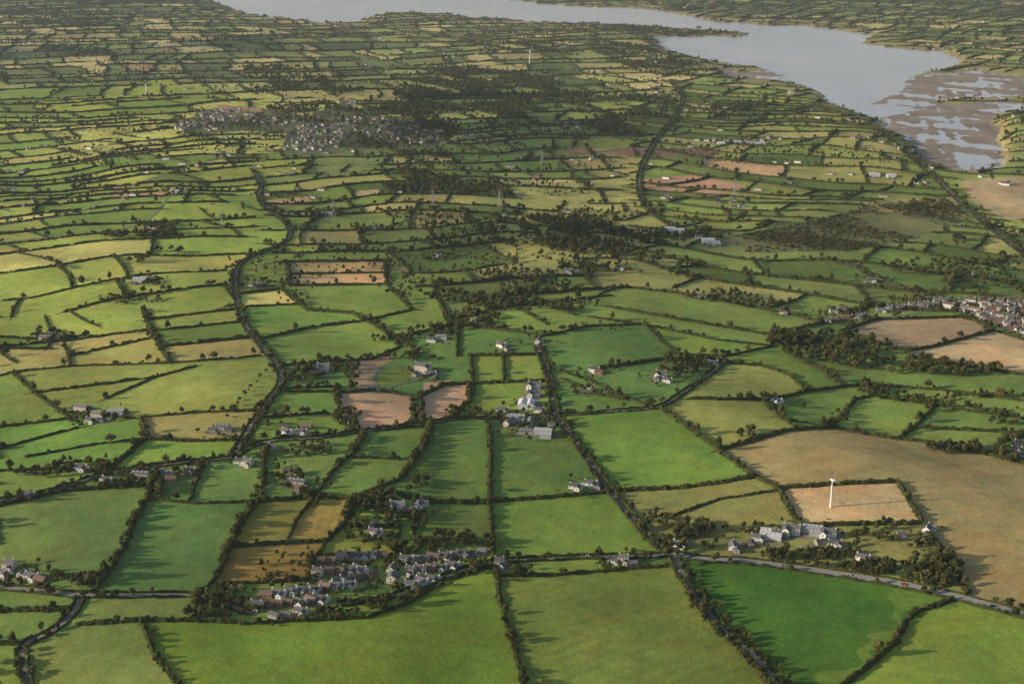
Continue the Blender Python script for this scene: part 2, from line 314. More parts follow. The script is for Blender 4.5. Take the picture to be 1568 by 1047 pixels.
ind=[(882,747,W,-20),(905,742,W,-20),(915,747,G_,80),(818,594,'wh',-15),(818,607,'wh',-10),(812,622,'bn',85),(826,630,W,-10),(790,642,'sh',-10),(812,650,'gs',85),(832,665,'sh',-10),(770,630,W,-10),(845,652,G_,-20),(805,664,'gs',0),(780,650,'gs',60),
(648,567,'mn',-15),(636,575,G_,70),(660,574,W,-10),(662,522,W,-10),(676,520,'gs',-10),(768,530,W,-30),(776,536,G_,60),(824,524,W,80),(910,568,W,-30),(918,572,Bk,-30),(905,598,'dh',-20),(896,602,G_,-20),(1012,578,'wh',-20),(1022,584,W,-20),(1006,582,G_,80),(1092,558,W,-10),(1085,550,G_,0),(1180,611,W,-20),(1190,615,W,-40),
(455,742,'gs',-15),(462,750,Bk,-15),(448,738,W,70),(440,722,G_,0),(608,779,'wh',-10),(628,783,'wb',-10),(642,774,W,80),(575,816,W,-15),(572,806,G_,60),(292,722,W,-20),(284,726,Bk,70),(216,730,'gs',-10),(208,735,G_,0),(255,727,W,-10),(262,735,Bk,0),(165,737,W,-30),(45,760,W,-10),(38,764,G_,-10),(8,880,W,-20),(50,884,W,-20),(62,890,Bk,-20),(35,880,G_,70),(15,870,D_,-10),
(125,719,W,-10),(132,720,Bk,-10),(125,627,'gs',-20),(150,638,'gs',-15),(140,646,W,-15),(158,646,G_,70),(178,634,'sh',0),(80,514,W,-10),(70,520,'gs',-10),(88,520,G_,-10),(495,567,'wh',-10),(486,570,G_,-10),(340,658,'gs',-5),(350,661,G_,-5),(325,660,G_,-5),(470,655,Bk,-10),(462,663,W,-10),(530,645,W,-10),(380,712,'dh',-20),(370,708,W,-10),(410,688,W,80),(436,655,G_,0),(440,664,W,-30),(765,866,D_,-5),(772,869,G_,50),(955,861,D_,-15),(942,860,W,-10),(968,864,G_,0),
(1244,813,'sh',-15),(1268,822,'wh',-20),(1278,834,W,-10),(1212,815,'wh',-20),(1196,820,'gs',-20),(1180,824,'bn',-15),(1160,826,W,-15),(1150,834,G_,80),(1256,832,G_,20),(1322,856,W,-30),(1420,812,W,60),(1122,838,W,80),(1128,844,G_,80),(1042,835,W,-20),(1380,820,G_,0),
(230,350,W,-20),(240,352,'gs',-20),(222,354,G_,-20),(275,292,W,-10),(268,296,'sh',-10),(285,293,G_,-10),(215,431,'sh',-10),(224,430,W,-10),(232,428,G_,0),(205,436,G_,0),(410,299,W,-10),(480,303,W,-10),(488,331,W,-10),(500,330,'sh',0),(388,438,W,-10),(400,437,W,0),(670,393,W,-10),(676,395,G_,-10),(575,350,W,-10),(568,352,G_,-10),(878,421,'wh',-10),(870,417,W,-10),(888,400,W,-10),(1335,431,W,-10),(1328,432,G_,-10),(1085,372,'bn',0),(1092,375,'sh',0),(1070,365,W,0),(1040,356,'bn',-10),(1025,354,'bn',-10),(735,493,W,-10),(728,494,G_,0),(1200,480,W,-10),(1205,478,G_,0),(950,412,W,-10),(1485,420,W,-10),(1520,425,G_,0),(1075,455,W,-10),(1082,456,G_,0),
(1130,220,'bn',0),(1150,221,'sh',0),(1105,222,'bn',0),(1165,222,'bn',0),(1340,270,'bn',-5),(1365,272,'bn',-5),(890,322,W,0),(870,325,W,0),(1556,690,W,-20),(1562,680,W,0),(1545,695,Bk,0),(1568,698,W,-20),(770,330,W,0),(1245,170,W,0),(500,235,W,0)]
hs+=ind
hsG=p2g([(h[0],h[1]) for h in hs])
for (x,y),h in zip(hsG,hs):
    if y>3500:continue
    rad={'sh':16,'bn':16,'gs':13,'mn':18,'wh':14}.get(h[2],7.5)
    r,c=idx(x,y);r,c=int(r),int(c);dr=int(rad/ (rowsY[r+1]-rowsY[r]))+2;dc=int(rad/(y*.00085))+2
    sl=(slice(max(r-dr,0),r+dr),slice(max(c-dc,0),c+dc))
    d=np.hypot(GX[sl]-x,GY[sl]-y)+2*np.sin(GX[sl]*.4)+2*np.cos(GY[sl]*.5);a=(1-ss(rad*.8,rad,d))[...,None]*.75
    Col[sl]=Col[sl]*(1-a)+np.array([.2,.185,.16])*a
# ------------------------------------------------------------ materials
def mat(name):
    m=bpy.data.materials.new(name);m.use_nodes=True;nt=m.node_tree;nt.nodes.clear()
    return m,nt,nt.nodes,nt.links
def simple(name,col,rough=.8,var=.25,scale=1.5,metal=0.):
    m,nt,N,L=mat(name);o=N.new('ShaderNodeOutputMaterial');b=N.new('ShaderNodeBsdfPrincipled')
    b.inputs['Roughness'].default_value=rough;b.inputs['Metallic'].default_value=metal
    tc=N.new('ShaderNodeTexCoord');ns=N.new('ShaderNodeTexNoise');ns.inputs['Scale'].default_value=scale;ns.inputs['Detail'].default_value=4
    oi=N.new('ShaderNodeObjectInfo');ad=N.new('ShaderNodeMath');ad.operation='ADD'
    mr_=N.new('ShaderNodeMapRange');mr_.inputs[1].default_value=.4;mr_.inputs[2].default_value=1.6;mr_.inputs[3].default_value=1-var;mr_.inputs[4].default_value=1+var
    mx_=N.new('ShaderNodeVectorMath');mx_.operation='SCALE';mx_.inputs[0].default_value=col
    L.new(tc.outputs['Object'],ns.inputs['Vector']);L.new(ns.outputs[0],ad.inputs[0]);L.new(oi.outputs['Random'],ad.inputs[1]);L.new(ad.outputs[0],mr_.inputs[0]);L.new(mr_.outputs[0],mx_.inputs['Scale']);L.new(mx_.outputs[0],b.inputs['Base Color']);L.new(b.outputs[0],o.inputs[0])
    return m
gm,nt,N,L=mat('farmland');o=N.new('ShaderNodeOutputMaterial');b=N.new('ShaderNodeBsdfPrincipled')
at=N.new('ShaderNodeAttribute');at.attribute_name='Col';dr_=N.new('ShaderNodeAttribute');dr_.attribute_name='dir';wt=N.new('ShaderNodeAttribute');wt.attribute_name='wet'
ge=N.new('ShaderNodeNewGeometry')
def noise(scale,det=3,rough=.55,vec=None):
    n_=N.new('ShaderNodeTexNoise');n_.inputs['Scale'].default_value=scale;n_.inputs['Detail'].default_value=det;n_.inputs['Roughness'].default_value=rough
    L.new(vec if vec else ge.outputs['Position'],n_.inputs['Vector']);return n_.outputs[0]
def mrange(s,a,b_,c,d):
    m_=N.new('ShaderNodeMapRange');m_.inputs[1].default_value=a;m_.inputs[2].default_value=b_;m_.inputs[3].default_value=c;m_.inputs[4].default_value=d;L.new(s,m_.inputs[0]);return m_.outputs[0]
def mth(op,a,b_=None,v=None):
    m_=N.new('ShaderNodeMath');m_.operation=op;L.new(a,m_.inputs[0])
    if b_ is not None:L.new(b_,m_.inputs[1])
    elif v is not None:m_.inputs[1].default_value=v
    return m_.outputs[0]
n1=mrange(noise(.009,4),.3,.7,.76,1.24);n2=mrange(noise(.07,5,.7),.3,.7,.8,1.2);n3=mrange(noise(.5,3,.7),.25,.75,.78,1.22)
dp=N.new('ShaderNodeVectorMath');dp.operation='DOT_PRODUCT'
sx=N.new('ShaderNodeVectorMath');sx.operation='MULTIPLY';sx.inputs[1].default_value=(1,1,0);L.new(dr_.outputs['Vector'],sx.inputs[0]);L.new(sx.outputs[0],dp.inputs[0]);L.new(ge.outputs['Position'],dp.inputs[1])
sep=N.new('ShaderNodeSeparateXYZ');L.new(dr_.outputs['Vector'],sep.inputs[0])
wn=mth('MULTIPLY',noise(.02,2),v=9.);sn=mth('SINE',mth('ADD',dp.outputs['Value'],wn))
amp=mth('MULTIPLY',mth('MULTIPLY',sep.outputs['Z'],mrange(noise(.015,3),.4,.65,0,1)),v=.09)
st=mth('ADD',mth('MULTIPLY',sn,amp),v=1.)
fac=mth('MULTIPLY',mth('MULTIPLY',n1,n2),mth('MULTIPLY',n3,st))
sc1=N.new('ShaderNodeVectorMath');sc1.operation='SCALE';L.new(at.outputs['Color'],sc1.inputs[0]);L.new(fac,sc1.inputs['Scale'])
mixc=N.new('ShaderNodeMix');mixc.data_type='RGBA';mixc.blend_type='MULTIPLY';mixc.inputs[7].default_value=(1.35,1.02,.98,1)
L.new(mrange(noise(.02,6,.68),.42,.66,0,.85),mixc.inputs[0]);L.new(sc1.outputs[0],mixc.inputs[6]);L.new(mixc.outputs[2],b.inputs['Base Color'])
L.new(mrange(wt.outputs['Fac'],0,1,.95,.3),b.inputs['Roughness']);L.new(mrange(wt.outputs['Fac'],0,1,.05,.6),b.inputs['Specular IOR Level'])
bp=N.new('ShaderNodeBump');bp.inputs['Strength'].default_value=.6;bp.inputs['Distance'].default_value=.8;L.new(noise(.3,4,.7),bp.inputs['Height']);L.new(bp.outputs[0],b.inputs['Normal']);L.new(b.outputs[0],o.inputs[0])
def foliage(name,c1,c2,tr=.25):
    m,nt,N,L=mat(name);o=N.new('ShaderNodeOutputMaterial');d=N.new('ShaderNodeBsdfDiffuse');t=N.new('ShaderNodeBsdfTranslucent');mx_=N.new('ShaderNodeMixShader');mx_.inputs[0].default_value=tr
    oi=N.new('ShaderNodeObjectInfo');ge=N.new('ShaderNodeNewGeometry');ns=N.new('ShaderNodeTexNoise');ns.inputs['Scale'].default_value=.35;ns.inputs['Detail'].default_value=3;L.new(ge.outputs['Position'],ns.inputs['Vector'])
    ad=N.new('ShaderNodeMath');ad.operation='ADD';L.new(ns.outputs[0],ad.inputs[0]);L.new(oi.outputs['Random'],ad.inputs[1])
    mr_=N.new('ShaderNodeMapRange');mr_.inputs[1].default_value=.4;mr_.inputs[2].default_value=1.6;L.new(ad.outputs[0],mr_.inputs[0])
    c=N.new('ShaderNodeMix');c.data_type='RGBA';c.inputs[6].default_value=(*c1,1);c.inputs[7].default_value=(*c2,1);L.new(mr_.outputs[0],c.inputs[0])
    for q in (d,t):L.new(c.outputs[2],q.inputs['Color'])
    L.new(d.outputs[0],mx_.inputs[1]);L.new(t.outputs[0],mx_.inputs[2]);L.new(mx_.outputs[0],o.inputs[0]);return m
leaf=foliage('tree_foliage',(.036,.056,.02),(.185,.175,.06));leafh=foliage('hedge_foliage',(.045,.064,.022),(.13,.135,.048))
bark=simple('bark',(.12,.09,.06))
asph=simple('asphalt',(.28,.262,.25),.9,.2,.3);lane=simple('lane_tarmac',(.22,.205,.18),.9,.25,.3);paint=simple('road_paint',(.75,.75,.72),.6,.05)
def fmesh(name,V,Fc,mi=None,smooth=False):
    V=np.asarray(V,np.float32);Fc=np.asarray(Fc,np.int32);me=bpy.data.meshes.new(name)
    me.vertices.add(len(V));me.vertices.foreach_set('co',V.ravel());nf,k=Fc.shape
    me.loops.add(nf*k);me.loops.foreach_set('vertex_index',Fc.ravel());me.polygons.add(nf);me.polygons.foreach_set('loop_start',np.arange(0,nf*k,k,dtype=np.int32))
    if mi is not None:me.polygons.foreach_set('material_index',np.asarray(mi,np.int32))
    me.polygons.foreach_set('use_smooth',np.full(nf,smooth));me.update(calc_edges=True);return me
def obj(name,me,mats=(),loc=(0,0,0),rz=0.,link=True):
    for m in mats:me.materials.append(m)
    ob=bpy.data.objects.new(name,me);ob.location=loc;ob.rotation_euler=(0,0,rz)
    if link:sc.collection.objects.link(ob)
    return ob
I=np.arange(R*C).reshape(R,C)
Q=np.stack([I[:-1,:-1],I[:-1,1:],I[1:,1:],I[1:,:-1]],-1).reshape(-1,4)
me=fmesh('ground',np.stack([GX,GY,Z],-1).reshape(-1,3),Q,smooth=True)
a=me.attributes.new('Col','FLOAT_COLOR','POINT');a.data.foreach_set('color',np.concatenate([Col,np.ones((R,C,1))],-1).astype(np.float32).ravel())
a=me.attributes.new('dir','FLOAT_VECTOR','POINT');a.data.foreach_set('vector',dirs[inv].astype(np.float32).ravel())
a=me.attributes.new('wet','FLOAT','POINT');a.data.foreach_set('value',wet.astype(np.float32).ravel())
obj('ground',me,[gm])
tick('ground')
wm,nt,N,L=mat('lough_water');o=N.new('ShaderNodeOutputMaterial');b=N.new('ShaderNodeBsdfPrincipled');b.inputs['Roughness'].default_value=.22;b.inputs['IOR'].default_value=1.33
ge=N.new('ShaderNodeNewGeometry');cr_=N.new('ShaderNodeMix');cr_.data_type='RGBA';cr_.inputs[6].default_value=(.47,.49,.58,1);cr_.inputs[7].default_value=(.64,.62,.68,1)
mp=N.new('ShaderNodeMapping');mp.inputs['Scale'].default_value=(1,.35,1);mp.inputs['Rotation'].default_value=(0,0,.5);L.new(ge.outputs['Position'],mp.inputs['Vector'])
L.new(mrange(noise(.0022,6,.6,mp.outputs[0]),.35,.65,0,1),cr_.inputs[0]);L.new(cr_.outputs[2],b.inputs['Base Color'])
bp=N.new('ShaderNodeBump');bp.inputs['Strength'].default_value=.25;bp.inputs['Distance'].default_value=.3;L.new(noise(.12,4),bp.inputs['Height']);L.new(bp.outputs[0],b.inputs['Normal']);L.new(b.outputs[0],o.inputs[0])
obj('lough_water',fmesh('lough_water',[(-9000,2200,0),(14000,2200,0),(14000,40000,0),(-9000,40000,0)],[(0,1,2,3)]),[wm])
for G,w,hd in roadG:
    t=np.gradient(G,axis=0);t/=np.hypot(t[:,0],t[:,1])[:,None]+1e-9;nn=np.stack([-t[:,1],t[:,0]],1)
    def rib(name,a_,b_,dz,m,keep=None):
        A=G+nn*a_;B=G+nn*b_;ofs=dz+.00006*G[:,1]
        V=np.concatenate([np.c_[A,hz(A[:,0],A[:,1])+ofs],np.c_[B,hz(B[:,0],B[:,1])+ofs]]);k=len(G)
        f=np.stack([np.arange(k-1),np.arange(1,k),np.arange(1,k)+k,np.arange(k-1)+k],1)[:,::-1]
        if keep is not None:f=f[keep(np.arange(k-1))]
        return obj(name,fmesh(name,V,f,smooth=True),[m])
    nm='main_road' if hd==2 else 'country_road'
    rd=rib(nm,-w/2,w/2,.12,asph if w>6.6 else lane)
    if w>=6.5:
        for cn,a_,b_,kp in (('centre_line',-.1,.1,lambda k:k%2==0),('edge_line',w/2-.5,w/2-.35,None),('edge_line',-w/2+.35,-w/2+.5,None)):
            q=rib(cn,a_,b_,.14,paint,kp);q.parent=rd
for G,w,hd in roadG:
    if hd:
        t=np.gradient(G,axis=0);t/=np.hypot(t[:,0],t[:,1])[:,None]+1e-9;nn=np.stack([-t[:,1],t[:,0]],1)
        for s in (-1,1):lines.append((G+nn*s*(w/2+1.9),.6,.7,2))
# ------------------------------------------------------------ hedges + instances
HV=[];HF=[];off=0;inst=[];IA=[]
def addi(x,y,s,k,rot=None):inst.append((x,y,s,rng.random()*6.28,k))
road_pts=np.concatenate([np.c_[G,np.full(len(G),w)] for G,w,h in roadG])
rk={}
for x,y,w in road_pts.tolist():
    for dx in (-1,0,1):
        for dy in (-1,0,1):rk.setdefault((int(x//8)+dx,int(y//8)+dy),[]).append((x,y,w))
def onroad(x,y,m=0.):
    for a_,b_,w in rk.get((int(x//8),int(y//8)),()):
        if (x-a_)**2+(y-b_)**2<(w/2+.5+m)**2:return True
    return False
for G,tf,hs_,au in lines:
    ym=G[:,1].mean();step=max(3.,min(14,3.*ym/1100))
    if au==2:step=4.
    P=dens(G,step);k=len(P)
    if k<2:continue
    P=P+rng.normal(0,.35,P.shape);ok=~isw(P[:,0],P[:,1])
    t=np.gradient(P,axis=0);t/=np.hypot(t[:,0],t[:,1])[:,None]+1e-9;nn=np.stack([-t[:,1],t[:,0]],1)
    ok&=~np.array([onroad(a_,b_) for a_,b_ in P.tolist()])
    thin=.65 if au==2 else 1.
    hv=rng.uniform(.65,1.15)
    wdt=(1.35+.6*rng.random(k))*(1+ym/8000)*thin*hv;hh=(2.+1.5*rng.random(k))*hs_*(1+ym/7000)*hv
    gap=rng.random(k)<(.12 if au==2 else .04);hh=np.where(gap,.4,hh)
    z=hz(P[:,0],P[:,1])
    for a_,b_ in ((-1,-.3),(-.85,.72),(0,1),(.85,.72),(1,-.3)):
        q=P+nn*(a_*wdt)[:,None];HV.append(np.c_[q,z+b_*hh*(1+.12*rng.normal(size=k))])
    v=np.arange(k-1)[ok[:-1]&ok[1:]]
    for j in range(4):HF.append(np.stack([v+j*k,v+1+j*k,v+1+(j+1)*k,v+(j+1)*k],1)+off)
    off+=5*k
    far=1+ym/7500
    cl=.5+.5*np.sin(np.arange(k)*step/47.+rng.random()*6)*np.sin(np.arange(k)*step/19.+rng.random()*6)
    pb=.4 if au==2 else (.75 if ym<3200 else .4)
    m1=ok&(rng.random(k)<pb);m2=ok&(rng.random(k)<(tf+.08)*(cl**2+.08)*step/4.5)
    n1_,n2_=m1.sum(),m2.sum()
    IA.append(np.c_[P[m1],rng.uniform(.6,1.35,n1_)*far*thin*hv,rng.random(n1_)*6.28,5+rng.integers(0,2,n1_)])
    IA.append(np.c_[P[m2]+rng.normal(0,.8,(n2_,2)),(.35+.8*rng.random(n2_)**1.3)*(.9+.2*far)*(.8 if au==2 else 1),rng.random(n2_)*6.28,rng.integers(0,5,n2_)])
print('hedge seg',sum(map(len,HF)))
obj('hedgerow',fmesh('hedgerow',np.concatenate(HV),np.concatenate(HF),smooth=False),[leafh])
tick('hedges')
woods=[([(655,112),(740,104),(830,118),(870,145),(840,160),(800,178),(765,192),(700,168),(650,185),(560,175),(600,158)],14),([(860,135),(920,150),(1000,150),(1040,160),(1000,185),(930,180),(870,165)],15),
([(612,235),(650,240),(690,258),(702,290),(680,300),(620,292),(585,300),(590,285),(640,268)],9),([(800,352),(860,330),(925,335),(985,368),(985,385),(900,378),(840,366)],10),([(835,365),(900,380),(985,390),(1060,420),(1040,425),(960,405),(880,400)],12),
([(1180,512),(1260,518),(1330,530),(1400,558),(1545,572),(1480,592),(1400,582),(1350,562),(1290,548),(1200,532)],12),([(840,30),(900,36),(1000,40),(1140,48),(1100,56),(1000,58),(970,50)],22),
([(380,175),(520,165),(560,180),(520,190)],16),([(640,185),(760,195),(740,205),(650,200)],14),([(900,60),(1000,75),(1080,110),(1020,120),(940,100)],20),([(140,355),(230,345),(300,350),(290,362),(170,366)],9),([(150,400),(240,388),(280,385),(200,408)],10),
([(0,20),(120,14),(200,25),(160,40),(40,40)],26),([(60,70),(200,78),(190,90),(80,84)],24),([(360,95),(480,110),(520,125),(400,118)],22),([(700,60),(860,70),(900,90),(760,84)],24),([(1060,170),(1180,160),(1230,165),(1120,180)],15),([(870,205),(960,190),(1000,196),(900,214)],14),([(0,228),(60,235),(50,243),(0,240)],14),([(600,200),(620,225),(560,222),(520,218)],14),([(690,275),(800,285),(760,300),(700,300)],13),([(420,120),(560,140),(520,150),(400,135)],20)]
for poly,spc in woods:
    g=p2g(poly);x0,y0=g.min(0);x1,y1=g.max(0);n_=min(int((x1-x0)*(y1-y0)/spc**2*2.),16000)
    q=np.c_[rng.uniform(x0,x1,n_),rng.uniform(y0,y1,n_)]
    dn_=.5+.6*wv(q[:,0]+50*wv(q[:,0],q[:,1],260,40,0),q[:,1],210,10,1)+.45*wv(q[:,0],q[:,1]+40*wv(q[:,0],q[:,1],200,0,0),340,80,2)
    m=inpoly(q[:,0]+35*wv(q[:,0],q[:,1],110,30,0),q[:,1]+60*wv(q[:,0],q[:,1],160,80,0),g)&~isw(q[:,0],q[:,1])&(rng.random(n_)<dn_+(.35 if spc<14 else .15))
    for x,y in q[m].tolist():
        if not onroad(x,y,2):addi(x,y,rng.uniform(.55,1.4)*(1.1 if spc>13 else 1),rng.integers(5))
g=p2g(scrub);x0,y0=g.min(0);x1,y1=g.max(0);q=np.c_[rng.uniform(x0,x1,14000),rng.uniform(y0,y1,14000)];m=inpoly(q[:,0],q[:,1],g)
for x,y in q[m].tolist():
    v=math.sin(x/55+math.sin(y/90)*2)*math.sin(y/75+x/140)
    if rng.random()<.3+.75*v:addi(x,y,rng.uniform(.6,1.4),5+rng.integers(2)) if rng.random()<.6 else addi(x,y,rng.uniform(.3,.6),rng.integers(5))
blobs=[(470,570,32,12,34,.6,1.1),(505,560,25,9,24,.6,1.1),(445,585,15,8,12,.5,.9),(530,640,25,12,24,.5,.95),(470,690,40,12,34,.4,.9),(440,730,25,18,34,.5,.95),(480,765,15,10,14,.5,.9),(575,770,35,14,50,.6,1.15),(600,795,30,12,26,.5,.95),(640,800,16,12,14,.5,1),(560,820,40,14,28,.4,.9),
(640,745,20,12,12,.5,.95),(350,915,25,20,44,.4,.85),(330,935,25,14,34,.4,.8),(575,925,30,10,24,.5,.9),(500,940,60,8,30,.4,.8),(640,840,45,10,34,.4,.9),(600,860,12,24,18,.5,.9),(1150,812,45,6,16,.4,.7),(1250,852,90,9,76,.4,.85),(1330,870,40,10,36,.5,.9),(1440,875,30,22,60,.6,1.2),(1390,865,30,14,18,.4,.9),(1350,820,50,10,30,.35,.75),(1410,835,20,12,14,.4,.8),(1060,815,36,14,50,.5,1.05),(1000,800,22,12,16,.5,.9),(1025,830,18,9,14,.5,.9),
(830,650,50,30,70,.4,.85),(770,640,30,10,22,.4,.8),(715,635,26,8,20,.5,.9),(690,632,12,8,8,.6,1),(640,548,28,6,20,.5,.9),(600,520,30,8,24,.5,.95),(665,512,40,8,38,.5,1.05),(660,585,25,8,10,.4,.7),(540,575,14,20,24,.6,1.1),(720,490,50,12,70,.5,1.1),(770,465,55,12,80,.5,1.1),(820,440,55,14,90,.5,1.1),(870,470,50,10,55,.5,1),(880,410,30,10,46,.6,1.1),(780,420,60,8,60,.5,1),(920,500,40,8,12,.4,.7),(640,440,60,16,55,.4,.95),(700,455,50,10,55,.5,1),
(1040,565,34,12,44,.5,1),(1090,555,30,8,26,.5,.95),(1195,520,18,10,32,.8,1.35),(1230,525,25,8,30,.7,1.25),(1300,540,60,8,56,.6,1.15),(1100,455,50,8,56,.5,1.05),(1150,465,40,6,36,.5,1.05),(1145,665,18,8,14,.6,1.1),(1460,688,40,8,42,.5,1.05),(1550,690,26,20,60,.5,1.1),(1340,600,25,8,22,.6,1),(1460,568,80,8,70,.6,1.15),(1540,640,30,14,26,.5,.9),(1280,640,20,10,8,.4,.8),(1420,610,90,6,30,.5,.95),
(125,715,60,8,44,.5,.95),(230,728,80,8,50,.4,.9),(60,725,40,8,26,.4,.85),(150,640,45,10,42,.4,.9),(80,515,35,8,38,.5,.95),(50,885,50,8,44,.4,.85),(130,890,24,10,30,.4,.85),(200,460,55,8,44,.4,.85),(220,432,35,8,34,.4,.85),(270,290,50,7,44,.4,.85),(420,300,40,5,34,.5,.9),(495,328,35,7,38,.5,.9),(400,435,50,6,38,.5,.9),(575,350,40,6,36,.5,.9),(670,395,30,6,28,.5,.9),(450,445,30,20,26,.4,.8),(890,330,60,8,80,.6,1),(700,345,120,12,150,.4,.95),(650,330,60,8,80,.4,.9),(740,370,90,14,130,.4,.95),(1000,365,60,12,90,.5,1),(1080,360,40,10,50,.5,1),(1440,410,90,12,100,.5,1.1),(1500,430,60,14,80,.5,1.1),(1520,405,50,10,30,.6,1.1),(1470,370,14,6,12,.8,1.2),(1290,480,40,6,34,.5,.95),(1400,460,50,6,34,.4,.85),
(480,205,210,26,1500,.4,.9),(560,175,150,20,900,.5,1),(330,185,70,15,500,.4,.85),(650,205,50,18,360,.5,.95),(240,240,160,20,300,.4,.8),(1240,235,200,20,400,.5,.9),(1120,175,70,20,260,.5,1),(1520,475,60,22,150,.35,.65),(860,205,120,10,280,.5,1),(480,880,90,40,100,.3,.6),(680,865,70,16,64,.3,.6),(1500,40,150,40,1100,.5,1.1),(150,110,200,30,800,.4,1),(1240,130,10,3,4,.5,1),(900,55,200,16,600,.5,1.1),(760,120,240,18,800,.5,1.05),(500,130,200,20,600,.5,1),(130,190,160,20,300,.4,.85),(1050,100,60,20,240,.5,1),(780,290,150,12,300,.4,.95),(1450,225,80,14,60,.4,.8),(300,60,300,25,800,.5,1.1),(750,240,200,25,500,.4,.95),(550,400,200,30,160,.4,.85),(850,380,150,40,300,.4,.95)]
for cx,cy,rx,ry,n_,s0,s1 in blobs:
    a_=rng.uniform(0,6.283,n_);r_=np.sqrt(rng.random(n_));g=p2g(np.c_[cx+rx*r_*np.cos(a_),cy+ry*r_*np.sin(a_)]);wm_=isw(g[:,0],g[:,1])
    for (x,y),q in zip(g.tolist(),wm_):
        if q or onroad(x,y,1.5):continue
        if n_>250:
            if math.sin(x/70+math.sin(y/130)*2)*math.sin(y/110+x/200)<rng.uniform(-.6,.5):continue
        if y<3500 and np.min(np.hypot(hsG[:,0]-x,hsG[:,1]-y))<8:continue
        addi(x,y,rng.uniform(s0,s1),rng.integers(5))
tl=[([(1035,868),(1062,925),(1098,970),(1140,1010),(1180,1055)],4,.35,.85),([(1052,868),(1088,922),(1125,962),(1168,1003),(1210,1050)],5,.3,.8),([(402,740),(370,800),(350,840),(335,885)],5,.4,.85),([(1200,862),(1300,874),(1380,888)],7,.4,.75),([(660,655),(645,692),(612,737)],5,.6,1.15),([(425,600),(400,640),(380,680)],7,.4,.85),([(1435,840),(1470,890)],5,.6,1),([(975,805),(1010,840)],6,.5,.9),([(240,725),(238,765)],7,.4,.8),([(1310,612),(1275,655)],8,.4,.8),([(1310,868),(1355,878),(1420,893),(1470,900)],6,.5,.9),([(600,518),(640,545),(560,550)],7,.5,1),([(235,745),(205,800),(165,880)],9,.4,.9),([(620,830),(760,838)],7,.4,.85),([(1420,262),(1500,330),(1568,385)],14,.5,.95),([(548,765),(535,800)],5,.6,1),([(100,748),(235,738)],8,.4,.85),([(345,900),(300,950)],5,.4,.8),([(230,952),(240,1000),(270,1045)],9,.3,.7),([(350,640),(380,600),(420,560)],14,.4,.8),([(980,255),(1000,220),(1035,180)],12,.5,.9)]
for pts,spc,s0,s1 in tl:
    for x,y in dens(pxline(pts),spc).tolist():
        x+=rng.normal()*1.5;y+=rng.normal()*1.5
        if not onroad(x,y,.5):addi(x,y,rng.uniform(s0,s1),rng.integers(5))
for (x,y),h in zip(hsG.tolist(),hs):
    for q in range(6 if y>1500 else 4):
        a_=rng.uniform(0,6.28);r_=rng.uniform(12,28);X_,Y_=x+r_*math.cos(a_),y+r_*math.sin(a_)
        if np.min(np.hypot(hsG[:,0]-X_,hsG[:,1]-Y_))>8.5 and not onroad(X_,Y_,1):addi(X_,Y_,rng.uniform(.3,.75),rng.integers(7))
lib=bpy.data.collections.new('tree_library')
def leafy(name,H_,lobes,nleaf,ls,trunk,seed):
    r=np.random.default_rng(seed);V=[];Fq=[];mi=[]
    def cone(a,b,ra,rb,k=5):
        a=np.array(a,float);b=np.array(b,float);o_=len(V)
        for p,q in ((a,ra),(b,rb)):
            for i in range(k):V.append((p[0]+q*math.cos(6.283*i/k),p[1]+q*math.sin(6.283*i/k),p[2]))
        for i in range(k):Fq.append((o_+i,o_+(i+1)%k,o_+k+(i+1)%k,o_+k+i));mi.append(1)
    if trunk:
        cone((0,0,-.4),(0,0,H_*.5),.28,.16)
        for c,rad in lobes[:4]:cone((0,0,H_*.28),c,.13,.05,4)
    for c,rad in lobes:
        o_=len(V);nu,nv=6,4
        for j in range(nv+1):
            for i in range(nu):
                ph=math.pi*j/nv;th=6.283*i/nu+j*.5;q=.72*(1+.2*r.normal())
                V.append((c[0]+rad[0]*q*math.sin(ph)*math.cos(th),c[1]+rad[0]*q*math.sin(ph)*math.sin(th),c[2]+rad[1]*q*math.cos(ph)))
        for j in range(nv):
            for i in range(nu):Fq.append((o_+j*nu+i,o_+j*nu+(i+1)%nu,o_+(j+1)*nu+(i+1)%nu,o_+(j+1)*nu+i));mi.append(0)
        for i in range(nleaf):
            d=r.normal(size=3);d/=np.linalg.norm(d)
            if d[2]<-.5:d[2]*=-1
            q=r.uniform(.72,1.12);p=np.array(c)+d*np.array([rad[0],rad[0],rad[1]])*q
            u=np.cross(d+r.normal(size=3)*.7,r.normal(size=3));u/=np.linalg.norm(u);w=np.cross(d+r.normal(size=3)*.5,u);w/=np.linalg.norm(w)
            s=ls*r.uniform(.6,1.3);o_=len(V)
            V.extend([tuple(p-u*s),tuple(p-w*s*.7),tuple(p+u*s),tuple(p+w*s*.7)]);Fq.append((o_,o_+1,o_+2,o_+3));mi.append(0)
    ob=obj(name,fmesh(name,V,Fq,mi),[leaf,bark],link=False);lib.objects.link(ob)
for k in range(5):
    r=random.Random(k+3);Hh=[10,9,11,8.5,10][k];wd=[3.8,3.6,3.2,4.,3.3][k];lobes=[((0,0,Hh*.72),(wd*.62,Hh*.26))]
    for i in range(7):
        a_=6.283*i/7+r.uniform(-.4,.4);rr=wd*r.uniform(.45,.75);lobes.append(((rr*math.cos(a_),rr*math.sin(a_),Hh*r.uniform(.36,.68)),(wd*r.uniform(.36,.52),Hh*r.uniform(.15,.21))))
    leafy('broadleaf_%s'%'abcde'[k],Hh,lobes,32,.55,True,k)
